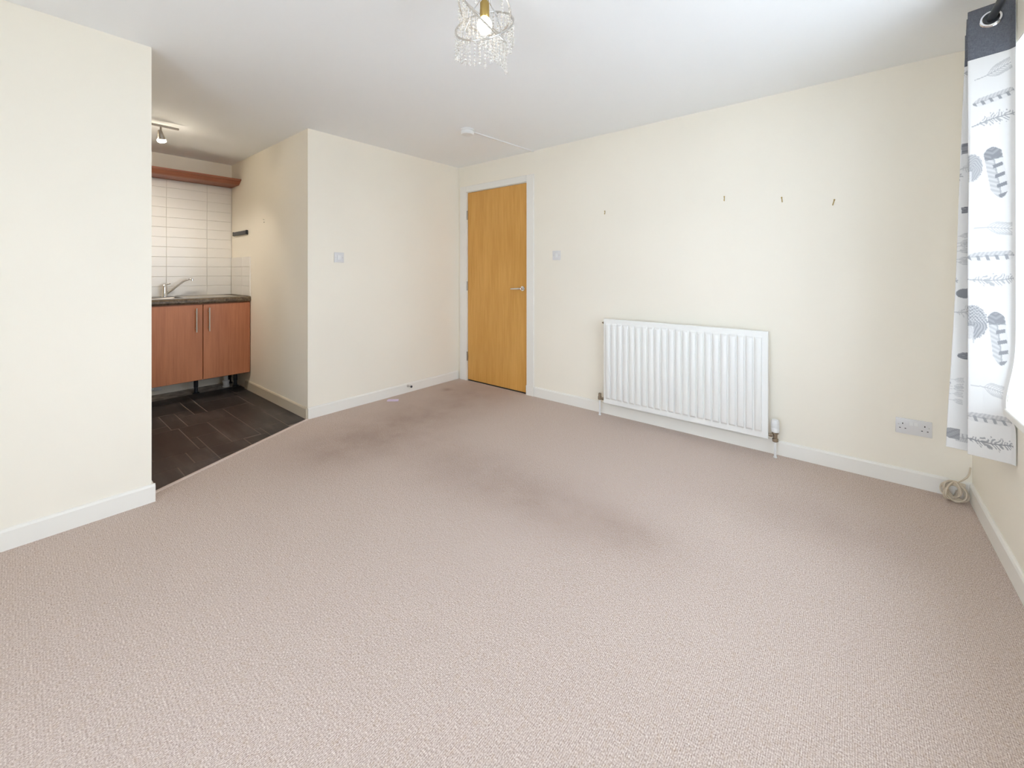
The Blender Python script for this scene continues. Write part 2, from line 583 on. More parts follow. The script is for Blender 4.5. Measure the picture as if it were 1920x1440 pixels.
# window wall with opening
y0, y1, z0, z1 = WIN
bm = BM()
WT = .28
add_box(bm, W, W + WT, y1, 0, -.12, H)
add_box(bm, W, W + WT, YR, y0, -.12, H)
add_box(bm, W, W + WT, y0, y1, -.12, z0 - .03)
add_box(bm, W, W + WT, y0, y1, z1, H)
struct(obj_('wall_right', bm, 'wall'), 'cream window wall on the right')
# reveal lining boards, painted white
bm = BM()
add_box(bm, W + .001, W + .17, y1 - .006, y1, z0, z1)
add_box(bm, W + .001, W + .17, y0, y0 + .006, z0, z1)
add_box(bm, W + .001, W + .17, y0 + .006, y1 - .006, z1 - .006, z1)
struct(obj_('trim_2', bm, 'gloss'), 'white window reveal beside the curtain')
# window sill board with moulding below
bm = BM()
add_box(bm, W - .034, W + .17, y0 - .05, y1 + .04, z0 - .03, z0, bev=.006, seg=3)
sill = struct(obj_('trim_3', bm, 'gloss'), 'white gloss window sill board')
bm = BM()
add_run(bm, [(0, z0 - .058), (.006, z0 - .058), (.014, z0 - .042), (.018, z0 - .031), (0, z0 - .031)], (W, y0 - .04), (W, y1 + .03), (-1, 0))
obj_('sill_moulding', bm, 'gloss', sill)
# window: frame, mullions, panes, outside sill
win = struct(thing('window_1', 'wide white framed window beside the curtain', 'window', (W + .2, (y0 + y1) / 2, z0)))
del win['category']
fx0, fx1 = W + .17, W + .235
bm = BM()
add_box(bm, fx0, fx1, y0, y0 + .06, z0, z1, .004)
add_box(bm, fx0, fx1, y1 - .06, y1, z0, z1, .004)
add_box(bm, fx0, fx1, y0 + .06, y1 - .06, z0, z0 + .06, .004)
add_box(bm, fx0, fx1, y0 + .06, y1 - .06, z1 - .06, z1, .004)
obj_('window_frame', bm, 'upvc', win)
ys = [y0 + .06, y0 + .06 + (y1 - y0 - .12) / 3, y0 + .06 + 2 * (y1 - y0 - .12) / 3, y1 - .06]
for yy in ys[1:3]:
    obj_('mullion', add_box(BM(), fx0, fx1, yy - .035, yy + .035, z0 + .06, z1 - .06, .004), 'upvc', win)
for k in range(3):
    ya = ys[k] + (.035 if k else 0)
    yb = ys[k + 1] - (.035 if k < 2 else 0)
    obj_('pane', add_box(BM(), fx0 + .03, fx0 + .034, ya, yb, z0 + .06, z1 - .06), 'glass', win)

# skirting boards
SK = [(0, 0), (.0135, 0), (.0135, .080), (.009, .089), (.005, .0915), (0, .0915)]
def skirt(name, a, b, out, label):
    return struct(obj_(name, add_run(BM(), SK, a, b, out), 'dark_cream' if 'kitchen' in name else 'gloss'), label)
skirt('baseboard_back', (1.050, 0), (W, 0), (0, -1), 'white skirting board below the radiator')
skirt('baseboard_right', (W, -.0136), (W, YR + .014), (-1, 0), 'white skirting board under the window')
skirt('baseboard_partition', (0, A - .002), (0, -.018), (1, 0), 'white skirting board below the partition switch')
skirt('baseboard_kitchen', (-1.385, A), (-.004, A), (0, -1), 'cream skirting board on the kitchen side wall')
bl = skirt('baseboard_left', (XL, YR + .014), (XL, DL + .0135), (1, 0), 'white skirting board on the left wall')
obj_('end_return', add_run(BM(), SK, (XL - .1, DL), (XL, DL), (0, 1)), 'gloss', bl)
skirt('baseboard_rear', (XL + .014, YR), (2.09, YR), (0, 1), 'white skirting board behind the viewer')

# ------------------------------------------------------------------ door
door = struct(thing('door_1', 'plain oak veneer door with lever handle, closed', 'door', (.545, .02, 0)))
del door['category']
leaf = obj_('door_leaf', add_box(BM(), .1375, .9535, .003, .045, .012, 2.056, .0012, 1), 'oak', door)
leaf['label'] = 'flush honey oak veneer door leaf'
# lining + stops
bm = BM()
add_box(bm, .126, .1345, -.0005, .1, 0, 2.066)
add_box(bm, .9565, .964, -.0005, .1, 0, 2.066)
add_box(bm, .1345, .9565, -.0005, .1, 2.0585, 2.066)
add_box(bm, .1345, .150, .047, .075, 0, 2.0585)
add_box(bm, .942, .9565, .047, .075, 0, 2.0585)
add_box(bm, .150, .942, .047, .075, 2.044, 2.0585)
obj_('door_lining', bm, 'gloss', door)
for zc in (1.811, 1.036, .266):
    bm = BM()
    for k in range(5):
        add_tube(bm, [(.1355, -.005, zc - .05 + k * .02), (.1355, -.005, zc - .05 + k * .02 + .0185)], .0065, 10)
    add_box(bm, .1290, .1365, -.0025, .0025, zc - .05, zc + .05)
    hg = obj_('hinge', bm, 'nickel', door, True)
    hg['label'] = 'steel butt hinge'
bm = BM()
add_lathe(bm, [(.0255, 0), (.0255, .006), (.0235, .009), (0, .009)], (.905, .003, 1.026), (0, -1, 0), 28)
add_lathe(bm, [(.010, .008), (.010, .045), (0, .045)], (.905, .003, 1.026), (0, -1, 0), 16)
add_tube(bm, [(.912, -.045, 1.026), (.895, -.047, 1.026), (.86, -.047, 1.025), (.82, -.046, 1.023), (.788, -.044, 1.021)], [.0095, .0105, .0095, .0085, .007], 14)
obj_('lever_handle', bm, 'chrome', door, True)['label'] = 'chrome lever handle on round rose'
# architrave
ar = struct(thing('trim_4', 'white painted architrave around the oak door', 'trim', (.545, 0, 0)))
del ar['category']
def arch(name, d): return obj_(name, add_box(BM(), *d, bev=.004, seg=3), 'gloss', ar)
arch('left_board', (.030, .1285, -.016, -.0006, 0, 2.128))
arch('right_board', (.9625, 1.048, -.016, -.0006, 0, 2.128))
arch('head_board', (.1285, .9625, -.016, -.0006, 2.0625, 2.128))
arch('plinth_block', (.9605, 1.0495, -.0205, -.0162, 0, .094))
sbox('trim_5', 'shadowgap', (.1345, .9565, .004, .07, 0, .0035), 'dark strip painted as shadow in the gap under the oak door')  # shadow of the gap below the leaf, painted as a dark strip

# ------------------------------------------------------------------ kitchen wall tiles
TX = XK + .002
PITCH, Z0 = .0973, 1.047
rows = [.947] + [Z0 + PITCH * k for k in range(11)] + [2.098]
cols = [-2.878, -2.548, -2.218, -1.888, A - .0085]
spl = struct(obj_('wall_tiling', add_box(BM(), XK, TX + .004, cols[0], A - .0012, rows[0], rows[-1]), 'grout'), 'cream glazed stack-bonded wall tiles behind the sink')
gg = .0013
for r0, r1 in zip(rows, rows[1:]):
    for c0, c1 in zip(cols, cols[1:]):
        obj_('tile', add_box(BM(), TX + .002, TX + .009, c0 + gg, c1 - gg, r0 + gg, r1 - gg, .0012, 1), 'walltile', spl)
sp2 = struct(obj_('wall_splash', add_box(BM(), TX + .0095, -1.262, A - .005, A - .0005, .947, 1.344), 'grout'), 'low return of cream tiles beside the worktop')
xs = [TX + .0095, TX + .0095 + .33, -1.2625]
for r0, r1 in zip(rows[:4], rows[1:4] + [1.344]):
    for c0, c1 in zip(xs, xs[1:]):
        obj_('tile', add_box(BM(), c0 + gg, c1 - gg, A - .0085, A - .0035, r0 + gg, r1 - gg, .0012, 1), 'walltile', sp2)
obj_('edge_trim', add_box(BM(), -1.262, -1.256, A - .0095, A - .0005, .947, 1.344, .001, 1), 'trimwhite', sp2)

# cornice shelf above tiles
bm = BM()
prof = [(XK + .002, 2.102), (-1.600, 2.102), (-1.580, 2.108), (-1.535, 2.138), (-1.520, 2.142), (-1.520, 2.156), (XK + .002, 2.156)]
ya, yb = -3.0, A - .002
Aa = [bm.verts.new((x, ya, z)) for x, z in prof]
Bb = [bm.verts.new((x, yb, z)) for x, z in prof]
bm.faces.new(Aa); bm.faces.new(list(reversed(Bb)))
for i in range(len(prof)):
    j = (i + 1) % len(prof)
    bm.faces.new((Aa[i], Aa[j], Bb[j], Bb[i]))
tag(obj_('cornice_shelf', bm, 'cherry_h'), 'reddish cherry wood moulded shelf along the top of the kitchen tiles', 'shelf')

# ------------------------------------------------------------------ kitchen units
cab = thing('sink_cabinet', 'cherry wood two-door base cabinet on black legs without plinth, under the worktop', 'cabinet', (-1.5, -2.065, 0))
ca, cb = -2.463, A - .003
bm = BM()
add_box(bm, -1.80, -1.281, cb - .018, cb, .190, .894)
add_box(bm, -1.80, -1.281, ca, ca + .018, .190, .894)
add_box(bm, -1.80, -1.281, ca + .018, cb - .018, .190, .208)
add_box(bm, -1.80, -1.792, ca + .018, cb - .018, .208, .894)
add_box(bm, -1.30, -1.281, ca + .018, cb - .018, .86, .894)
obj_('carcass', bm, 'cherry', cab)
ym = -2.0545
hy = {0: -2.011, 1: -2.109}
for k, (da, db) in enumerate(((ym + .002, cb - .002), (ca + .002, ym - .002))):
    bm = add_box(BM(), -1.279, -1.258, da, db, .188, .888, .004, 3)
    dr = obj_('cabinet_door', bm, 'cherry', cab)
    y = hy[k]
    bm = BM()
    add_tube(bm, [(-1.228, y, .636), (-1.228, y, .856)], .006, 12)
    add_tube(bm, [(-1.2575, y, .672), (-1.228, y, .672)], .0045, 10)
    add_tube(bm, [(-1.2575, y, .820), (-1.228, y, .820)], .0045, 10)
    obj_('bar_handle', bm, 'steel', dr, True)['label'] = 'brushed steel bar handle'
for (lx, ly) in ((-1.575, -2.035), (-1.575, -1.70), (-1.575, -2.42), (-1.76, -2.42), (-1.76, -1.70)):
    bm = BM()
    add_lathe(bm, [(.028, 0), (.028, .008), (.017, .014), (.015, .06), (.0185, .062), (.0185, .165), (.032, .168), (.032, .1895)], (lx, ly, -.004), n=18)
    obj_('leg', bm, 'black', cab, True)['label'] = 'black plastic adjustable leg'

wt = thing('worktop', 'brown stone-effect laminate worktop above the cherry cabinet', 'worktop', (-1.53, -2.36, .896))
hx0, hx1, hy0, hy1 = -1.72, -1.36, -2.46, -2.16     # bowl cut-out
wz0, wz1 = .896, .944
bm = BM()
add_box(bm, hx1, -1.268, -3.06, A - .0095, wz0, wz1)
add_box(bm, XK + .0115, hx0, -3.06, A - .0095, wz0, wz1)
add_box(bm, hx0, hx1, hy1, A - .0095, wz0, wz1)
add_box(bm, hx0, hx1, -3.06, hy0, wz0, wz1)
obj_('slab', bm, 'worktop', wt)
bm = BM()      # rolled front edge
prof = [(-1.268, wz0), (-1.256, wz0), (-1.249, wz0 + .006), (-1.246, wz0 + .016), (-1.246, wz1 - .016), (-1.249, wz1 - .006), (-1.256, wz1 - .001), (-1.268, wz1)]
Aa = [bm.verts.new((x, -3.06, z)) for x, z in prof]
Bb = [bm.verts.new((x, A - .002, z)) for x, z in prof]
bm.faces.new(Aa); bm.faces.new(list(reversed(Bb)))
for i in range(len(prof)):
    j = (i + 1) % len(prof)
    bm.faces.new((Aa[i], Aa[j], Bb[j], Bb[i]))
obj_('front_edge', bm, 'worktop', wt)

sk = thing('kitchen_sink', 'stainless steel inset sink with drainer set in the brown worktop', 'sink', (-1.54, -2.1, wz1))
bm = BM()
sz = wz1 + .0005
rim = .035
add_box(bm, hx1 - .004, hx1 + rim, -2.50, -1.76, sz, sz + .004, .0015, 1)
add_box(bm, hx0 - rim, hx0 + .004, -2.50, -1.76, sz, sz + .004, .0015, 1)
add_box(bm, hx0 + .004, hx1 - .004, -2.50, hy0 + .004, sz, sz + .004)
add_box(bm, hx0 + .004, hx1 - .004, hy1 - .004, -1.76, sz, sz + .003)
obj_('rim', bm, 'steel', sk)
bm = BM()      # bowl: open box below the rim
add_box(bm, hx0 + .003, hx1 - .003, hy0 + .003, hy1 - .003, .80, sz + .001, .02, 3)
top = [f for f in bm.faces if f.calc_center_median().z > sz - .002 and abs(f.normal.z) > .9]
bmesh.ops.delete(bm, geom=top, context='FACES')
obj_('bowl', bm, 'steel', sk, True)
for k in range(7):
    x = -1.68 + k * .047
    obj_('drainer_rib', add_tube(BM(), [(x, -2.13, sz + .003), (x, -1.79, sz + .003)], .003, 8), 'steel', sk)

tap = thing('mixer_tap', 'chrome single-lever mixer tap with long raised spout at the sink', 'tap', (-1.745, -2.246, sz + .004))
tx, ty, tz = -1.742, -2.246, sz + .0045
bm = BM()
add_lathe(bm, [(.027, 0), (.027, .006), (.0235, .012), (.0225, .05), (.0235, .085), (.0225, .105), (.017, .115), (0, .118)], (tx, ty, tz), n=24)
obj_('body', bm, 'chrome', tap, True)
bm = BM()
add_tube(bm, [(tx + .004, ty + .015, tz + .03), (tx + .012, ty + .05, tz + .058), (tx + .03, ty + .105, tz + .115), (tx + .04, ty + .14, tz + .148), (tx + .05, ty + .17, tz + .165), (tx + .056, ty + .19, tz + .170), (tx + .060, ty + .205, tz + .167)],
         [.012, .011, .0095, .0095, .0095, .0095, .0095], 14)
add_tube(bm, [(tx + .060, ty + .204, tz + .170), (tx + .0605, ty + .206, tz + .152)], .011, 14)
obj_('spout', bm, 'chrome', tap, True)
bm = BM()
add_tube(bm, [(tx, ty - .004, tz + .110), (tx + .008, ty + .020, tz + .122), (tx + .016, ty + .045, tz + .130)], [.013, .009, .007], 12)
obj_('lever', bm, 'chrome', tap, True)['label'] = 'short lever on top'

# loose plumbing bits under the cabinet
bm = BM()
add_tube(bm, [(-1.70, -2.62, .085), (-1.70, -2.31, .085)], .021, 16)
add_lathe(bm, [(.028, 0), (.028, .05)], (-1.70, -2.33, .085), (0, 1, 0), 16)
tag(obj_('waste_pipe', bm, 'plastic', smooth=True, loc=(-1.70, -2.45, .064)), 'white plastic waste pipe under the left cabinet door', 'pipe')
bm = BM()
add_lathe(bm, [(.030, 0), (.030, .012), (.027, .014), (.027, .045), (.031, .047), (.031, .062), (.018, .066), (.018, .135)], (-1.64, -1.765, -.004), n=20)
tag(obj_('pipe_coupling', bm, 'plastic', smooth=True, loc=(-1.64, -1.765, -.004)), 'white round pipe coupling under the right cabinet door', 'pipe')
bm = BM()
add_box(bm, -1.72, -1.69, -1.99, -1.80, .09, .16, .004)
tag(obj_('plinth_offcut', bm, 'plastic', loc=(-1.70, -1.9, .09)), 'pale board edge behind the middle leg under the cabinet', 'board')

# knife rack
rk = thing('knife_rack', 'black bar rack on the kitchen side wall', 'rack', (-1.515, A, 1.57))
bm = BM()
add_box(bm, -1.705, -1.335, A - .022, A - .002, 1.572, 1.612, .006, 3)
obj_('bar', bm, 'darkgrey', rk, True)
obj_('end_cap', add_box(BM(), -1.335, -1.322, A - .024, A - .002, 1.570, 1.614, .004, 2), 'black', rk)
obj_('end_cap', add_box(BM(), -1.718, -1.705, A - .024, A - .002, 1.570, 1.614, .004, 2), 'black', rk)

# kitchen spotlight bar
sp = thing('spotlight_bar', 'satin nickel ceiling spotlight bar with a lit spot in the kitchen and two added unseen spots', 'light', (-.70, -2.55, H))
bx = -.70
obj_('bar', add_box(BM(), bx - .009, bx + .009, -3.05, -2.345, 2.303, 2.318, .003, 2), 'nickel', sp)
bm = BM()
add_lathe(bm, [(.04, 0), (.04, .014), (.008, .016), (.008, .034)], (bx, -2.72, H - .0005), (0, 0, -1), 24)
obj_('ceiling_rose', bm, 'nickel', sp, True)
for yy in (-2.455, -2.70, -2.95):  # first head is in view; two hidden heads added to brighten the kitchen
    bm = BM()
    add_tube(bm, [(bx, yy, 2.303), (bx, yy, 2.268)], .0065, 10)
    obj_('stem', bm, 'nickel', sp, True)
    bm = BM()
    ax = Vector((-.35, .22, -1) if yy > -2.5 else (-.75, .15, -1)).normalized()
    o0 = Vector((bx, yy - .006, 2.272))
    add_lathe(bm, [(.008, -.006), (.013, 0), (.019, .03), (.027, .062), (.024, .062)], o0, ax, 20)
    sh = obj_('spot_head', bm, 'nickel', sp, True)
    bm = BM()
    add_lathe(bm, [(.023, .060), (.0275, .070), (.026, .083), (.014, .089), (0, .090)], o0, ax, 20)
    obj_('spot_lens', bm, 'spotlens', sp, True)
    ld = bpy.data.lights.new('spot_lamp_light', 'SPOT')
    ld.energy = 15
    ld.color = (1.0, .91, .80)
    ld.spot_size = math.radians(110)
    ld.spot_blend = .6
    ld.shadow_soft_size = .025
    lo = bpy.data.objects.new('spot_lamp_light', ld)
    COL.objects.link(lo)
    lo.location = o0 + ax * .10 - ORG[sp.name]
    lo.rotation_euler = ax.to_track_quat('-Z', 'Y').to_euler()
    lo.parent = sp

# ------------------------------------------------------------------ radiator
rad = thing('radiator', 'white fluted panel radiator on the wall under the picture hooks', 'radiator', (2.395, 0, 0))
rx0, rx1, rz0, rz1 = 1.815, 2.975, .113, .805
yf = -.088
NR = 22
bm = BM()
e0, e1 = rx0 + .016, rx1 - .030
pit = (e1 - e0) / NR
xs = [rx0, rx0 + .004]
hs = [0, 1]     # shaping handled below
def ridge(t):   # t in 0..1 across one flute
    k = [(0, 0), (.06, 0), (.17, .8), (.26, 1), (.76, 1), (.85, .85), (.92, 0), (1, 0)]
    for (a, va), (b, vb) in zip(k, k[1:]):
        if a <= t <= b:
            return va + (vb - va) * (t - a) / (b - a)
    return 0
X = [rx0 + .003]
for i in range(NR):
    for t in (0, .06, .115, .17, .215, .26, .51, .76, .805, .85, .92):
        X.append(e0 + (i + t) * pit)
X += [e1, rx1 - .003]
X = sorted(set(X))
zt = .036
Z = [rz0 + .003, rz0 + .018] + [rz0 + zt + .018 * k / 5 for k in range(6)] + [(rz0 + rz1) / 2] + [rz1 - zt - .018 + .018 * k / 5 for k in range(6)] + [rz1 - .018, rz1 - .003]
grid = []
for z in Z:
    row = []
    for x in X:
        r = 0
        if e0 <= x <= e1:
            t = ((x - e0) / pit) % 1.0
            r = ridge(t)
        lo = min(1, max(0, (z - (rz0 + zt)) / .018))
        hi = min(1, max(0, ((rz1 - zt) - z) / .018))
        s = min(lo, hi)
        s = s * s * (3 - 2 * s)
        row.append(bm.verts.new((x, yf + .003 - .015 * r * s, z)))
    grid.append(row)
for a, b in zip(grid, grid[1:]):
    for i in range(len(X) - 1):
        bm.faces.new((a[i], a[i + 1], b[i + 1], b[i]))
# folded rim
def loop_of(y, inset):
    return [(rx0 + inset, y, rz0 + inset), (rx1 - inset, y, rz0 + inset), (rx1 - inset, y, rz1 - inset), (rx0 + inset, y, rz1 - inset)]
l0 = [bm.verts.new(p) for p in loop_of(yf + .003, .003)]
l1 = [bm.verts.new(p) for p in loop_of(yf + .006, 0)]
l2 = [bm.verts.new(p) for p in loop_of(yf + .018, 0)]
for a, b in ((l0, l1), (l1, l2)):
    for i in range(4):
        bm.faces.new((a[i], a[(i + 1) % 4], b[(i + 1) % 4], b[i]))
bm.faces.new(l2)
obj_('front_panel', bm, 'rad', rad, True)
bm = BM()
for k in range(24):
    x = rx0 + .05 + k * (rx1 - rx0 - .1) / 23
    add_box(bm, x - .001, x + .001, yf + .0185, -.036, rz0 + .05, rz1 - .03)
add_box(bm, rx0 + .04, rx1 - .04, -.036, -.034, rz0 + .05, rz1 - .03)
obj_('convector_fins', bm, 'rad', rad)
for x in (rx0 + .14, rx1 - .14):
    obj_('bracket', add_box(BM(), x - .015, x + .015, -.033, -.001, rz0 + .12, rz1 - .08), 'rad', rad)
obj_('vent_plug', add_lathe(BM(), [(.009, 0), (.009, .012), (.005, .014), (.005, .02)], (rx0 + .004, yf + .012, rz1 - .035), (-1, 0, 0), 12), 'bronze', rad)
# right: thermostatic valve
vx, vy = 3.012, -.070
bm = BM()
add_tube(bm, [(rx1 + .0005, vy, .140), (vx, vy, .140)], .009, 12)
add_lathe(bm, [(.011, .100), (.017, .104), (.017, .122), (.012, .126), (.013, .150), (.019, .154), (.019, .162)], (vx, vy, 0), n=18)
add_lathe(bm, [(.014, 0), (.014, .012)], (rx1 + .009, vy, .140), (1, 0, 0), 6)
obj_('valve_body', bm, 'bronze', rad, True)
bm = BM()
add_lathe(bm, [(.017, .1625), (.022, .166), (.0235, .190), (.0225, .192), (.0225, .196), (.0235, .198), (.0225, .232), (.018, .243), (0, .245)], (vx, vy, 0), n=24)
obj_('thermostat_head', bm, 'plastic', rad, True)['label'] = 'white thermostatic valve head'
for (x, zt_) in ((vx, .101), (1.774, .128)):
    bm = BM()
    add_tube(bm, [(x, vy, .0005), (x, vy, zt_)], .0075, 12)
    add_lathe(bm, [(.011, 0.0005), (.011, .006)], (x, vy, 0), n=14)
    obj_('pipe', bm, 'plastic', rad, True)['label'] = 'white pipe rising from the carpet'
bm = BM()
add_tube(bm, [(rx0 - .0005, vy, .140), (1.774, vy, .140)], .009, 12)
add_lathe(bm, [(.010, .126), (.015, .130), (.015, .152), (.012, .156), (.012, .178), (.009, .182)], (1.774, vy, 0), n=16)
add_lathe(bm, [(.0135, 0), (.0135, .010)], (rx0 - .018, vy, .140), (1, 0, 0), 6)
obj_('lockshield_valve', bm, 'bronze', rad, True)

# ------------------------------------------------------------------ electrical fittings
def plate_switch(name, label, centre, axis, w=.086, h=.086, rocker=(.022, .036)):
    """axis: 'y' faces -Y (back wall); 'x' faces +X (partition)"""
    cx, cy, cz = centre
    t = thing(name, label, 'switch', centre)
    def B(u0, u1, d0, d1, z0, z1, bev=0):
        if axis == 'y':
            return add_box(BM(), cx + u0, cx + u1, cy - d1, cy - d0, cz + z0, cz + z1, bev)
        return add_box(BM(), cx + d0, cx + d1, cy + u0, cy + u1, cz + z0, cz + z1, bev)
    obj_('back_plate', B(-w / 2, w / 2, .0006, .009, -h / 2, h / 2, .003), 'switch', t, True)
    obj_('rocker', B(-rocker[0] / 2, rocker[0] / 2, .0092, .013, -rocker[1] / 2, rocker[1] / 2, .0012), 'plastic', t, True)
    for s in (-1, 1):
        o = (cx + s * .030, cy - .0088, cz) if axis == 'y' else (cx + .0088, cy + s * .030, cz)
        obj_('screw', add_lathe(BM(), [(.0035, 0), (.0033, .0012), (0, .0014)], o, (0, -1, 0) if axis == 'y' else (1, 0, 0), 12), 'steel', t)
    return t
plate_switch('light_switch', 'square white light switch on the wall right of the oak door', (1.3025, 0, 1.341), 'y')
plate_switch('light_switch', 'square white switch on the partition wall left of the oak door', (0, -1.401, 1.313), 'x', rocker=(.036, .040))

so = thing('double_socket', 'white double plug socket low on the wall near the curtain', 'socket', (3.653, 0, .329))
sx_, sz_ = 3.653, .329
obj_('face_plate', add_box(BM(), sx_ - .073, sx_ + .073, -.0105, -.0006, sz_ - .043, sz_ + .043, .003, 2), 'switch', so, True)
for s in (-1, 1):
    obj_('rocker_switch', add_box(BM(), sx_ + s * .0098 - .0085, sx_ + s * .0098 + .0085, -.0142, -.0107, sz_ + .008, sz_ + .029, .0012, 1), 'plastic', so)
    cx = sx_ + s * .044
    bm = BM()
    add_box(bm, cx - .002, cx + .002, -.0112, -.0107, sz_ + .010, sz_ + .018)
    obj_('earth_slot', bm, 'hole', so)
    for q in (-1, 1):
        obj_('pin_slot', add_box(BM(), cx + q * .011 - .0032, cx + q * .011 + .0032, -.0112, -.0107, sz_ - .0135, sz_ - .0095), 'hole', so)
    obj_('screw', add_lathe(BM(), [(.0032, 0), (.0030, .001), (0, .0012)], (sx_ + s * .0605, -.0105, sz_ + .008), (0, -1, 0), 12), 'steel', so)

# smoke alarm with surface trunking on the ceiling
sa = thing('smoke_alarm', 'round white smoke alarm on the ceiling before the door', 'alarm', (.972, -.818, H))
bm = BM()
add_lathe(bm, [(.056, .0005), (.056, .010), (.050, .012)], (.972, -.818, H), (0, 0, -1), 32)
obj_('base', bm, 'plastic', sa, True)
bm = BM()
add_lathe(bm, [(.052, .0125), (.0545, .020), (.053, .034), (.046, .042), (.020, .045), (0, .045)], (.972, -.818, H), (0, 0, -1), 32)
obj_('cover', bm, 'plastic', sa, True)
bm = BM()
d = (Vector((1.036, -.001, 0)) - Vector((.972, -.818, 0)))
s0 = Vector((.972, -.818, 0)) + d.normalized() * .058
s1 = Vector((1.036, -.001, 0))
nn = Vector((d.y, -d.x, 0)).normalized()
q = [bm.verts.new(p + nn * k + Vector((0, 0, z))) for p in (s0, s1) for (k, z) in ((-.008, H - .0005), (-.008, H - .009), (-.006, H - .011), (.006, H - .011), (.008, H - .009), (.008, H - .0005))]
for i in range(6):
    j = (i + 1) % 6
    bm.faces.new((q[i], q[j], q[j + 6], q[i + 6]))
bm.faces.new(q[:6]); bm.faces.new(list(reversed(q[6:])))
tag(obj_('cable_trunking', bm, 'plastic', loc=(1.0, -.4, H - .011)), 'thin white cable trunking running from smoke alarm to wall', 'trunking')

# picture hooks and nails on the wall
hooks = [(1.785, 1.690, 0, 'brass picture hook nearest the light switch', .8), (2.701, 1.703, 0, 'brass picture hook second from the light switch', 1.0),
         (3.041, 1.658, -6, 'brass picture hook second from the curtain', 1.0), (3.305, 1.612, 14, 'tilted brass picture hook nearest the curtain', 1.1)]
for (x, z, rot, lab, k) in hooks:
    t = thing('picture_hook', lab, 'hook', (x, 0, z), 'brass picture hooks above the radiator')
    R = Matrix.Rotation(math.radians(rot), 4, 'Y')
    def P3(px, py, pz): return tuple(Vector((x, 0, z)) + R @ Vector((px * k, py, pz * k)))
    bm = BM()
    add_tube(bm, [P3(0, -.0012, .014), P3(0, -.0014, -.010), P3(0, -.004, -.016), P3(0, -.009, -.015), P3(0, -.010, -.008)], .0026, 8)
    obj_('hook_strip', bm, 'brass', t, True)
    bm = BM()
    add_lathe(bm, [(.0045, 0), (.0045, .003), (.0015, .005), (0, .005)], P3(0, -.002, .013), (0, -1, .35), 10)
    obj_('pin_head', bm, 'brass', t, True)
nail = BM()
add_tube(nail, [(-.905, A - .0005, 1.684), (-.905, A - .012, 1.688)], .002, 8)
add_tube(nail, [(-.905, A - .0005, 1.660), (-.905, A - .006, 1.661)], .003, 8)
tag(obj_('wall_nail', nail, 'darkgrey', loc=(-.905, A, 1.672)), 'small dark nail in the kitchen side wall', 'nail')

# door stop on the skirting and paper scrap on the carpet
ds = thing('door_stop', 'small grey door stop on the skirting board left of the door', 'door stop', (.0135, -.702, .066))
bm = BM()
add_lathe(bm, [(.012, 0.0003), (.012, .004), (.006, .008), (.005, .040)], (.0137, -.702, .066), (1, .25, -.05), 14)
obj_('shank', bm, 'steel', ds, True)
bm = BM()
o1 = Vector((.0137, -.702, .066)) + Vector((1, .25, -.05)).normalized() * .040
add_lathe(bm, [(.007, 0), (.011, .003), (.011, .012), (.006, .016)], o1, (1, .25, -.05), 14)
obj_('rubber_tip', bm, 'darkgrey', ds, True)
bm = BM()
c0 = Vector((.130, -.950, 0))
ang = math.radians(12)
pts = []
for (u, v) in ((-.052, -.016), (.052, -.016), (.048, .020), (-.050, .020)):
    # long edge runs to the right in the picture
    e1_ = Vector((.771, .637, 0)); e2_ = Vector((-.637, .771, 0))
    pts.append(c0 + e1_ * u + e2_ * v)
vs0 = [bm.verts.new(p + Vector((0, 0, .0012))) for p in pts]
vs1 = [bm.verts.new(p + Vector((0, 0, .007 + .004 * (i > 1)))) for i, p in enumerate(pts)]
bm.faces.new(list(reversed(vs0))); bm.faces.new(vs1)
for i in range(4):
    bm.faces.new((vs0[i], vs0[(i + 1) % 4], vs1[(i + 1) % 4], vs1[i]))
tag(obj_('sticky_note_pad', bm, 'lilac', loc=tuple(c0)), 'small lilac pad of paper lying on the carpet by the skirting', 'paper')

# coil of cable in the corner
cc_ = thing('cable_coil', 'coil of beige cable on the carpet in the corner below the curtain', 'cable', (3.81, -.06, 0))
bm = BM()
pts = []
turns = 9
for i in range(turns * 26 + 1):
    th = 2 * math.pi * i / 26
    k = i / (turns * 26)
    R_ = .041 + .008 * math.sin(th * .37 + 1.3) + .004 * math.sin(th * 2.13)
    lx_ = R_ * math.cos(th) * (1.0 - .35 * abs(k - .5))
    lz_ = R_ * math.sin(th) * .95
    tilt = 2.1 * (k - .5)                      # loops fan out about the tied top
    px_ = lx_ * math.cos(tilt)
    py_ = lx_ * math.sin(tilt)
    pts.append((3.798 + px_ + .25 * (lz_ - .04) * math.sin(k * 9), -.066 + py_ * .8 - .30 * (.04 - lz_) * .6, .053 + lz_))
add_tube(bm, pts, .0042, 8)
obj_('loops', bm, 'cable', cc_, True)
bm = BM()
add_tube(bm, [(3.815, -.045, .092), (3.834, -.036, .106), (3.850, -.029, .122), (3.859, -.024, .142), (3.863, -.014, .160), (3.866, -.006, .170)], .0035, 8)
obj_('tail', bm, 'cable', cc_, True)
bm = BM()
add_box(bm, 3.80, 3.842, -.060, -.046, .080, .094, .003)
obj_('tie', bm, 'cable', cc_)

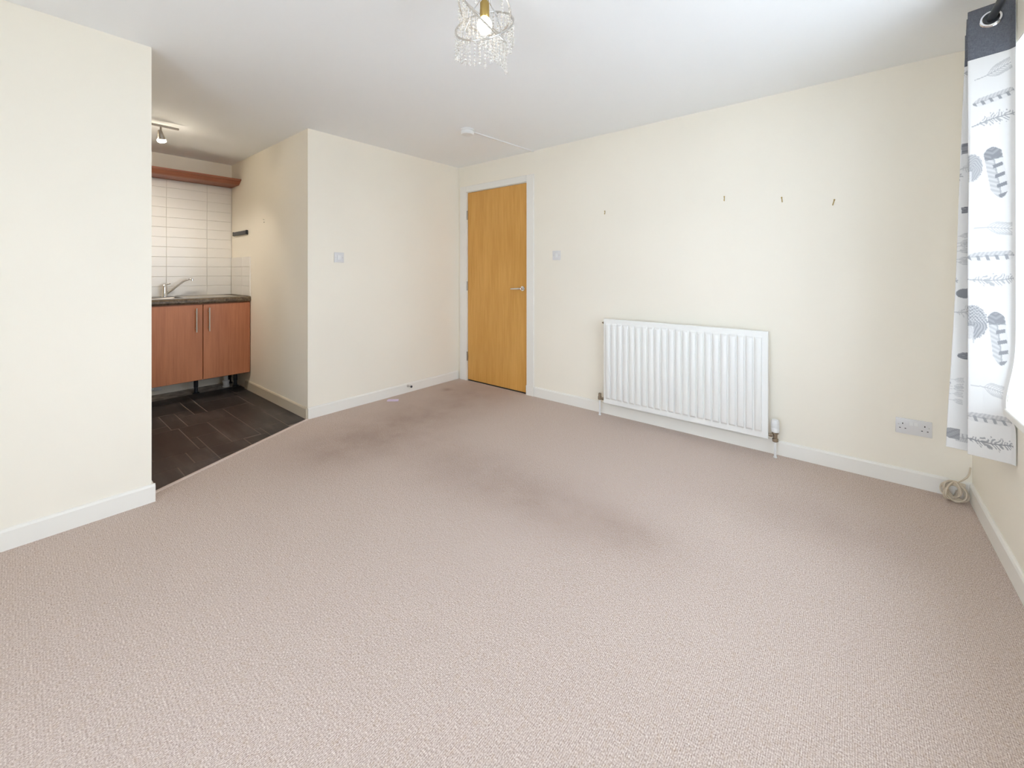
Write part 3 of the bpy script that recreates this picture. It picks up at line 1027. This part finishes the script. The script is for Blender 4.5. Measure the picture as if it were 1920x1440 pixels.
# ------------------------------------------------------------------ chandelier
CX, CY = 2.285, -2.005
ch = thing('chandelier', 'crystal bead ceiling light with tilted chrome rings and lit bulb', 'light', (CX, CY, H))
rv = Vector((.7712, .6366, 0)); tv = Vector((.6366, -.7712, 0))
bm = BM()
add_lathe(bm, [(.055, .0005), (.055, .010), (.048, .020), (.012, .024), (.012, .060)], (CX, CY, H), (0, 0, -1), 32)
obj_('ceiling_plate', bm, 'chrome', ch, True)
bm = BM()
add_lathe(bm, [(.010, .060), (.010, .110), (.018, .114), (.018, .165), (.015, .170)], (CX, CY, H), (0, 0, -1), 20)
obj_('lamp_holder', bm, 'brass', ch, True)
bm = BM()
add_lathe(bm, [(.011, 2.184), (.013, 2.178), (.022, 2.170), (.0275, 2.158), (.029, 2.147), (.027, 2.134), (.019, 2.122), (.009, 2.117), (0, 2.116)], (CX, CY, 0), n=24)
obj_('bulb', bm, 'bulb', ch, 'all')['label'] = 'glowing white bulb'
def ringA(th):
    return Vector((CX, CY, 2.165)) + .085 * math.cos(th) * rv + .075 * math.sin(th) * tv + Vector((0, 0, -.085 * math.cos(th) - .045 * math.sin(th)))
def ringB(th):
    return Vector((CX, CY, 2.150)) + .112 * math.cos(th) * rv + .105 * math.sin(th) * tv + Vector((0, 0, .020 * math.cos(th) - .115 * math.sin(th)))
def ringC(th):
    return Vector((CX, CY, 2.215)) + .100 * math.cos(th) * rv + .090 * math.sin(th) * tv + Vector((0, 0, -.02 * math.cos(th) + .050 * math.sin(th)))
bead = bmesh.new()
bmesh.ops.create_icosphere(bead, subdivisions=1, radius=1)
BV = [v.co.copy() for v in bead.verts]
BF = [[v.index for v in f.verts] for f in bead.faces]
bead.free()
for rf, nst, nb, skip in ((ringA, 30, 8, None), (ringB, 36, 7, None), (ringC, 12, 6, None)):
    n = 72
    obj_('ring', add_tube(BM(), [rf(2 * math.pi * k / n) for k in range(n)], .0036, 8, closed=True), 'steel', ch, True)
    for k in range(nst):
        p = rf(2 * math.pi * (k + .5) / nst)
        m_ = nb + random.choice((0, 0, 1))
        bm = BM()
        add_tube(bm, [p, p - Vector((0, 0, .0132 * m_ + .004))], .0005, 4)
        for j in range(m_):
            c_ = p - Vector((0, 0, .007 + .0132 * j))
            r_ = .0046 if j < m_ - 1 else .0060
            vv = [bm.verts.new(c_ + Vector((v.x * r_, v.y * r_, v.z * r_ * (1.0 if j < m_ - 1 else 1.25)))) for v in BV]
            for f in BF:
                bm.faces.new([vv[i] for i in f])
        obj_('bead_strand', bm, 'crystal', ch)
for th, rf in ((.3, ringA), (2.4, ringB), (5.0, ringC), (4.4, ringA)):
    p = rf(th)
    obj_('arm', add_tube(BM(), [(CX, CY, 2.275), (p + Vector((CX, CY, 2.275))) / 2 + Vector((0, 0, .02)), p], .0025, 8), 'chrome', ch, True)

# ------------------------------------------------------------------ curtain, pole
pole = thing('curtain_pole', 'black metal curtain pole above the window', 'curtain pole', (3.812, -1.8, 2.185))
PX, PZ = 3.812, 2.185
obj_('rod', add_tube(BM(), [(PX, -2.85, PZ), (PX, -.415, PZ)], .0125, 16), 'black', pole, True)
for yy, s in ((-.415, 1), (-2.85, -1)):
    obj_('finial', add_lathe(BM(), [(.0125, 0), (.016, .003), (.016, .018), (.012, .022), (0, .023)], (PX, yy, PZ), (0, s, 0), 18), 'black', pole, True)
for yy in (-.427, -2.75):
    bm = BM()
    add_lathe(bm, [(.026, .0005), (.026, .006)], (W, yy, PZ - .02), (-1, 0, 0), 18)
    add_tube(bm, [(W - .005, yy, PZ - .02), (PX, yy, PZ - .02), (PX, yy, PZ - .013)], .006, 10)
    obj_('bracket', bm, 'black', pole, True)

ct = thing('curtain', 'white cotton curtain with grey feather print and charcoal eyelet header, drawn to the corner', 'curtain', (3.80, -.55, .44))
ZT, ZB, ZH = 2.242, .452, 2.043      # top, hem, bottom of the header band
# fold apexes from the leading hem backwards (x top, x bottom, y top, y bottom)
AP = [(3.868, 3.868, -.757, -.757), (3.856, 3.858, -.738, -.742), (3.742, 3.740, -.706, -.712), (3.846, 3.850, -.672, -.688), (3.750, 3.684, -.640, -.668),
      (3.846, 3.846, -.612, -.635), (3.760, 3.735, -.584, -.60), (3.846, 3.846, -.556, -.565), (3.766, 3.755, -.528, -.53), (3.846, 3.846, -.50, -.495),
      (3.772, 3.765, -.472, -.46), (3.842, 3.842, -.450, -.43)]
def section(k, z):
    """smoothed fold line at height fraction k (1 top, 0 hem)"""
    P_ = np.array([[a[0] * k + a[1] * (1 - k), a[2] * k + a[3] * (1 - k)] for a in AP])
    # cloth is pushed out by the sill nose
    return P_
def resample(P_, smooth_it=10):
    seg = []
    for i in range(len(P_) - 1):
        n = 34
        t = np.linspace(0, 1, n, endpoint=False)[:, None]
        seg.append(P_[i] * (1 - t) + P_[i + 1] * t)
    seg.append(P_[-1:])
    C_ = np.vstack(seg)
    D = C_.copy()
    for _ in range(smooth_it * 3):
        E_ = D.copy()
        E_[1:-1] = .25 * D[:-2] + .5 * D[1:-1] + .25 * D[2:]
        D = E_
    return D
def arc(P_):
    return np.concatenate([[0], np.cumsum(np.linalg.norm(np.diff(P_, axis=0), axis=1))])
base = resample(section(.5, 0))
SL = arc(base)
L_tot = SL[-1]
i_p1 = 34 * 2; i_p3 = 34 * 4
S1, S3 = SL[i_p1], SL[i_p3]
s_fine = np.arange(0, SL[i_p3] + .05, .0017)
s_all = np.concatenate([s_fine, np.arange(s_fine[-1] + .006, L_tot, .006), [L_tot]])

def cloth_rows(zs):
    out = np.zeros((len(zs), len(s_all), 3))
    for r, z in enumerate(zs):
        k = (z - ZB) / (ZT - ZB)
        D = resample(section(k, z))
        S_ = arc(D) * (L_tot / arc(D)[-1])
        xx = np.interp(s_all, S_, D[:, 0])
        yy = np.interp(s_all, S_, D[:, 1])
        nose = .024 * math.exp(-((z - .68) / (.13 if z > .68 else .055)) ** 2)
        w_ = np.clip((xx - 3.79) / .07, 0, 1)
        xx = xx - nose * w_ * (s_all < S1 * .9)
        wav = .004 * np.sin(z * 4.1 + s_all * 9) * (1 - k)
        out[r, :, 0] = xx + wav * (s_all > S1)
        out[r, :, 1] = yy + .003 * np.sin(z * 3.0 + 1.0 + s_all * 14) * (1 - .6 * k)
        out[r, :, 2] = z
    return out

CLOTH = np.array([.72, .705, .68]); 
def ink(arr_s, arr_z):
    """feather print: returns colour per vertex"""
    shp = arr_s.shape
    den = np.zeros(shp); warm_ = np.zeros(shp)
    def local(s0, z0, ang, L_, Wd):
        """feather axis starts at the quill (s0,z0) and runs along ang (0 = towards the hem side)"""
        ds = -(arr_s - s0); dz = arr_z - z0
        ca_, sa_ = math.cos(ang), math.sin(ang)
        t = (ds * ca_ + dz * sa_) / L_
        w = (-ds * sa_ + dz * ca_) / Wd
        return t, w
    def put(mask):
        np.maximum(den, np.clip(mask, 0, 1), out=den)
    def prof_(t, a=.35, b=.8):
        return np.clip(np.sin(np.clip(t, 0, 1) ** a * math.pi) ** b, 0, 1)
    def fluffy(s0, z0, ang, L_, Wd, d_=.6, seed=0):
        t, w = local(s0, z0, ang, L_, Wd)
        w = w + .12 * np.sin(t * 5 + seed)
        ok = (t > 0) & (t < 1)
        pr = np.clip((t - .12) / .35, 0, 1) ** .7 * np.clip((1.02 - t) / .25, 0, 1) ** .4
        edge = pr * (.66 + .20 * np.sin(t * 37 + seed * 3 + np.sign(w) * 2) + .14 * np.sin(t * 91 + seed))
        barb = .5 + .5 * np.sin(74 * t - 11 * np.abs(w) + 3.0 * np.sin(9 * t + seed) + 2.0 * np.sin(23 * t + 3 * w + seed))
        body = (np.abs(w) < edge) * (barb > .45) * (.35 + .65 * barb)
        put(ok * body * d_)
        put(ok * (np.abs(w) < .07) * d_ * 1.1)
    def wisp(s0, z0, ang, L_, Wd, d_=.4, seed=0):
        t, w = local(s0, z0, ang, L_, Wd)
        w = w + .25 * np.sin(t * 3.2 + seed)
        ok = (t > 0) & (t < 1)
        put(ok * (np.abs(w) < .07) * d_)
        for q in range(7):
            t0 = .35 + .085 * q
            for sg in (-1, 1):
                f = np.abs(w - sg * 3.4 * (t - t0) * np.clip(1.35 - 2.0 * (t - t0), 0, 2))
                put(ok * (t > t0) * (t < t0 + .34) * (f < .085) * d_ * .8)
    def striped(s0, z0, ang, L_, Wd, d_=.75, tip=False, seed=0):
        t, w = local(s0, z0, ang, L_, Wd)
        ok = (t > 0) & (t < 1)
        edge = np.clip(t / .18, 0, 1) ** .6 * np.clip((1.0 - t) / .10, 0, 1) ** .5
        inside = ok * (np.abs(w) < edge)
        fine = .5 + .5 * np.sin(70 * t - 6 * np.abs(w))
        put(inside * (w > 0) * (.20 + .22 * fine))
        put(inside * .10)
        put(ok * (np.abs(w) < .09) * .5)
        bars = (np.sin(t * 2 * math.pi * 5.2 + .9 * w) > .45)
        put(inside * bars * (w < .25) * (w > -.85) * d_)
        if tip:
            put(inside * (t > .76) * d_ * 1.02 * (.8 + .2 * fine))
            np.maximum(warm_, 0, out=warm_)
    def tipf(s0, z0, ang, L_, Wd, d_=.85):
        t, w = local(s0, z0, ang, L_, Wd)
        edge = np.sqrt(np.clip(1 - (np.clip(t, -1, 2) * 2 - 1) ** 2 * (t > .5), 0, 1))
        fine = .5 + .5 * np.sin(30 * w + 5 * t)
        put(((t > 0) & (t < 1) & (np.abs(w) < edge)) * d_ * (.72 + .28 * (fine > .25)))
    def round_(s0, z0, Ls, Lz, d_=.72, dots=True):
        ds = (arr_s - s0) / Ls; dz = (arr_z - z0) / Lz
        q = ds * ds + dz * dz
        ang_ = np.arctan2(dz, -ds)
        inside = q < (.90 + .05 * np.sin(ang_ * 17) + .05 * np.sin(ang_ * 41))
        fine = .5 + .5 * np.sin(ang_ * 9 + 34 * np.sqrt(q + .01) + 2 * np.sin(ang_ * 5))
        base_ = inside * d_ * (.62 + .38 * fine)
        lower = (dz < -.25) & (ds > -.1)
        base_ = base_ * np.where(lower, .35, 1)
        if dots:
            dd = (np.sin(arr_s * 2 * math.pi / .0085) * np.sin(arr_z * 2 * math.pi / .013)) > .5
            base_ = base_ * np.where(dd & (dz > .0), .35, 1)
        put(base_)
    # main (leading) panel: s grows away from the hem; z from the repeat of the print
    def z_(v): return 1.188 - .002117 * (v - 510)
    def s_(u): return max(0.0, S0 + (1893 - u) * (S1 - S0) / 85.0)
    S0 = SL[34]
    hor = math.radians(6)
    wisp(s_(1815), z_(143), math.radians(12), .108, .028, .42, 1)
    striped(s_(1813), z_(192), math.radians(11), .120, .017, .70, seed=1)
    fluffy(s_(1812), z_(232), math.radians(10), .122, .030, .55, 2)
    round_(s_(1813), z_(312), .034, .058, .62, False)
    striped(s_(1880), z_(374), math.radians(98), .205, .024, .78, True)
    for dv, k in ((0, 1.0), (303, .95)):
        wisp(s_(1822), z_(430 + dv * .985), math.radians(1), .100, .030, .36 * k, 4)
        striped(s_(1808), z_(482 + dv), math.radians(3), .124, .018, .66 * k, seed=2)
        fluffy(s_(1806), z_(526 + dv), math.radians(4), .126, .030, (.50 if dv == 0 else .68), 5)
    round_(s_(1822), z_(605), .042, .072, .74, True)
    fluffy(s_(1826), z_(645), math.radians(95), .08, .02, .3, 6)
    striped(s_(1886), z_(682), math.radians(96), .21, .021, .74, True)
    # second fold
    def sf(u_from_left): return S3 - u_from_left * .0023
    tipf(sf(0), z_(268), math.radians(4), .05, .022, .85)
    fluffy(sf(-2), z_(308), math.radians(4), .06, .030, .30, 3)
    tipf(sf(4), z_(389), math.radians(6), .03, .013, .88)
    for q, v in enumerate((438, 452, 459, 470, 486, 491)):
        wisp(sf(-3), z_(v), math.radians(3), .045, .012, .42, q)
    tipf(sf(2), z_(552), math.radians(186), .001, .001, 0)
    tipf(sf(24), z_(551), math.radians(184), .050, .020, .80)
    fluffy(sf(0), z_(588), math.radians(2), .085, .034, .34, 7)
    tipf(sf(30), z_(626), math.radians(180), .012, .010, .85)
    tipf(sf(30), z_(673), math.radians(184), .048, .014, .88)
    for q, v in enumerate((722, 735, 741, 752, 765)):
        wisp(sf(2), z_(v), math.radians(2), .040, .012, .36, q)
    tipf(sf(18), z_(829), math.radians(180), .042, .022, .72)
    striped(sf(38), z_(834), math.radians(180), .06, .018, .5)
    # the rest of the folded cloth carries the same repeat
    for j in range(3):
        for q in range(4):
            zz = 2.0 - q * .43 - .1 * j
            ss = S3 + .10 + j * .20
            if ss < L_tot:
                fluffy(ss, zz, math.radians(8), .11, .03, .5, q + j)
                striped(ss + .09, zz - .14, math.radians(4), .12, .018, .65)
                round_(ss + .02, zz - .27, .035, .06, .65)
    den *= (arr_z < ZH - .012)
    INK = np.array([.105, .112, .135])
    col_ = CLOTH[None, None, :] * (1 - den[..., None]) + INK[None, None, :] * den[..., None]
    return col_

def cloth_obj(name, zs, material, printed):
    G = cloth_rows(zs)
    nr, nc = G.shape[:2]
    org = ORG[ct.name]
    verts = (G.reshape(-1, 3) - np.array(org))
    idx = np.arange(nr * nc).reshape(nr, nc)
    f = np.stack([idx[:-1, :-1], idx[1:, :-1], idx[1:, 1:], idx[:-1, 1:]], -1).reshape(-1, 4)
    me = bpy.data.meshes.new(name)
    me.vertices.add(len(verts))
    me.vertices.foreach_set('co', verts.ravel())
    me.loops.add(f.size)
    me.loops.foreach_set('vertex_index', f.ravel())
    me.polygons.add(len(f))
    me.polygons.foreach_set('loop_start', np.arange(0, f.size, 4))
    me.update(calc_edges=True)
    me.polygons.foreach_set('use_smooth', np.ones(len(f), dtype=bool))
    if printed:
        arr_s = np.broadcast_to(s_all[None, :], (nr, nc))
        arr_z = np.broadcast_to(np.array(zs)[:, None], (nr, nc))
        c = ink(arr_s, arr_z)
        rgba = np.concatenate([c, np.ones((nr, nc, 1))], -1).astype(np.float32)
        a = me.color_attributes.new('print', 'FLOAT_COLOR', 'POINT')
        a.data.foreach_set('color', rgba.ravel())
    me.materials.append(M[material])
    me.materials.append(M['lining'])
    o = bpy.data.objects.new(name, me)
    COL.objects.link(o)
    o.parent = ct
    ORG[o.name] = org
    so_ = o.modifiers.new('thickness', 'SOLIDIFY')
    so_.thickness = .0016
    so_.offset = -1
    so_.material_offset = 1
    so_.material_offset_rim = 1
    return o
cl = cloth_obj('printed_cloth', np.arange(ZB, ZH + .001, .0021), 'curtain', True)
cl['label'] = 'off-white cloth printed with grey feathers'
hd = cloth_obj('header_band', np.linspace(ZH + .0005, ZT, 44), 'header', False)
hd['label'] = 'charcoal linen header band'
# eyelets: rings threaded on the pole at every cloth layer
for i in range(1, len(AP) - 1):
    xa, ya = AP[i][0], AP[i][2]
    xb, yb = AP[i + 1][0], AP[i + 1][2]
    t = (PX - xa) / (xb - xa)
    if not 0 < t < 1:
        continue
    yy = ya + (yb - ya) * t
    nrm_ = Vector((-(yb - ya), xb - xa, 0)).normalized()
    if nrm_.y > 0:
        nrm_ = -nrm_
    bm = BM()
    c0 = Vector((PX, yy, PZ)) + nrm_ * -.002
    add_lathe(bm, [(.0195, 0), (.0195, .006), (.0235, .0085), (.029, .0075), (.033, .003), (.033, 0)], c0, nrm_, 32)
    # open centre: drop the cap faces
    bmesh.ops.delete(bm, geom=[f for f in bm.faces if len(f.verts) > 4], context='FACES')
    obj_('eyelet', bm, 'chrome', ct, True)['label'] = 'chrome eyelet ring'
    obj_('eyelet_hole', add_lathe(BM(), [(.0192, .0005), (.0192, .0030)], c0, nrm_, 28), 'black', ct)
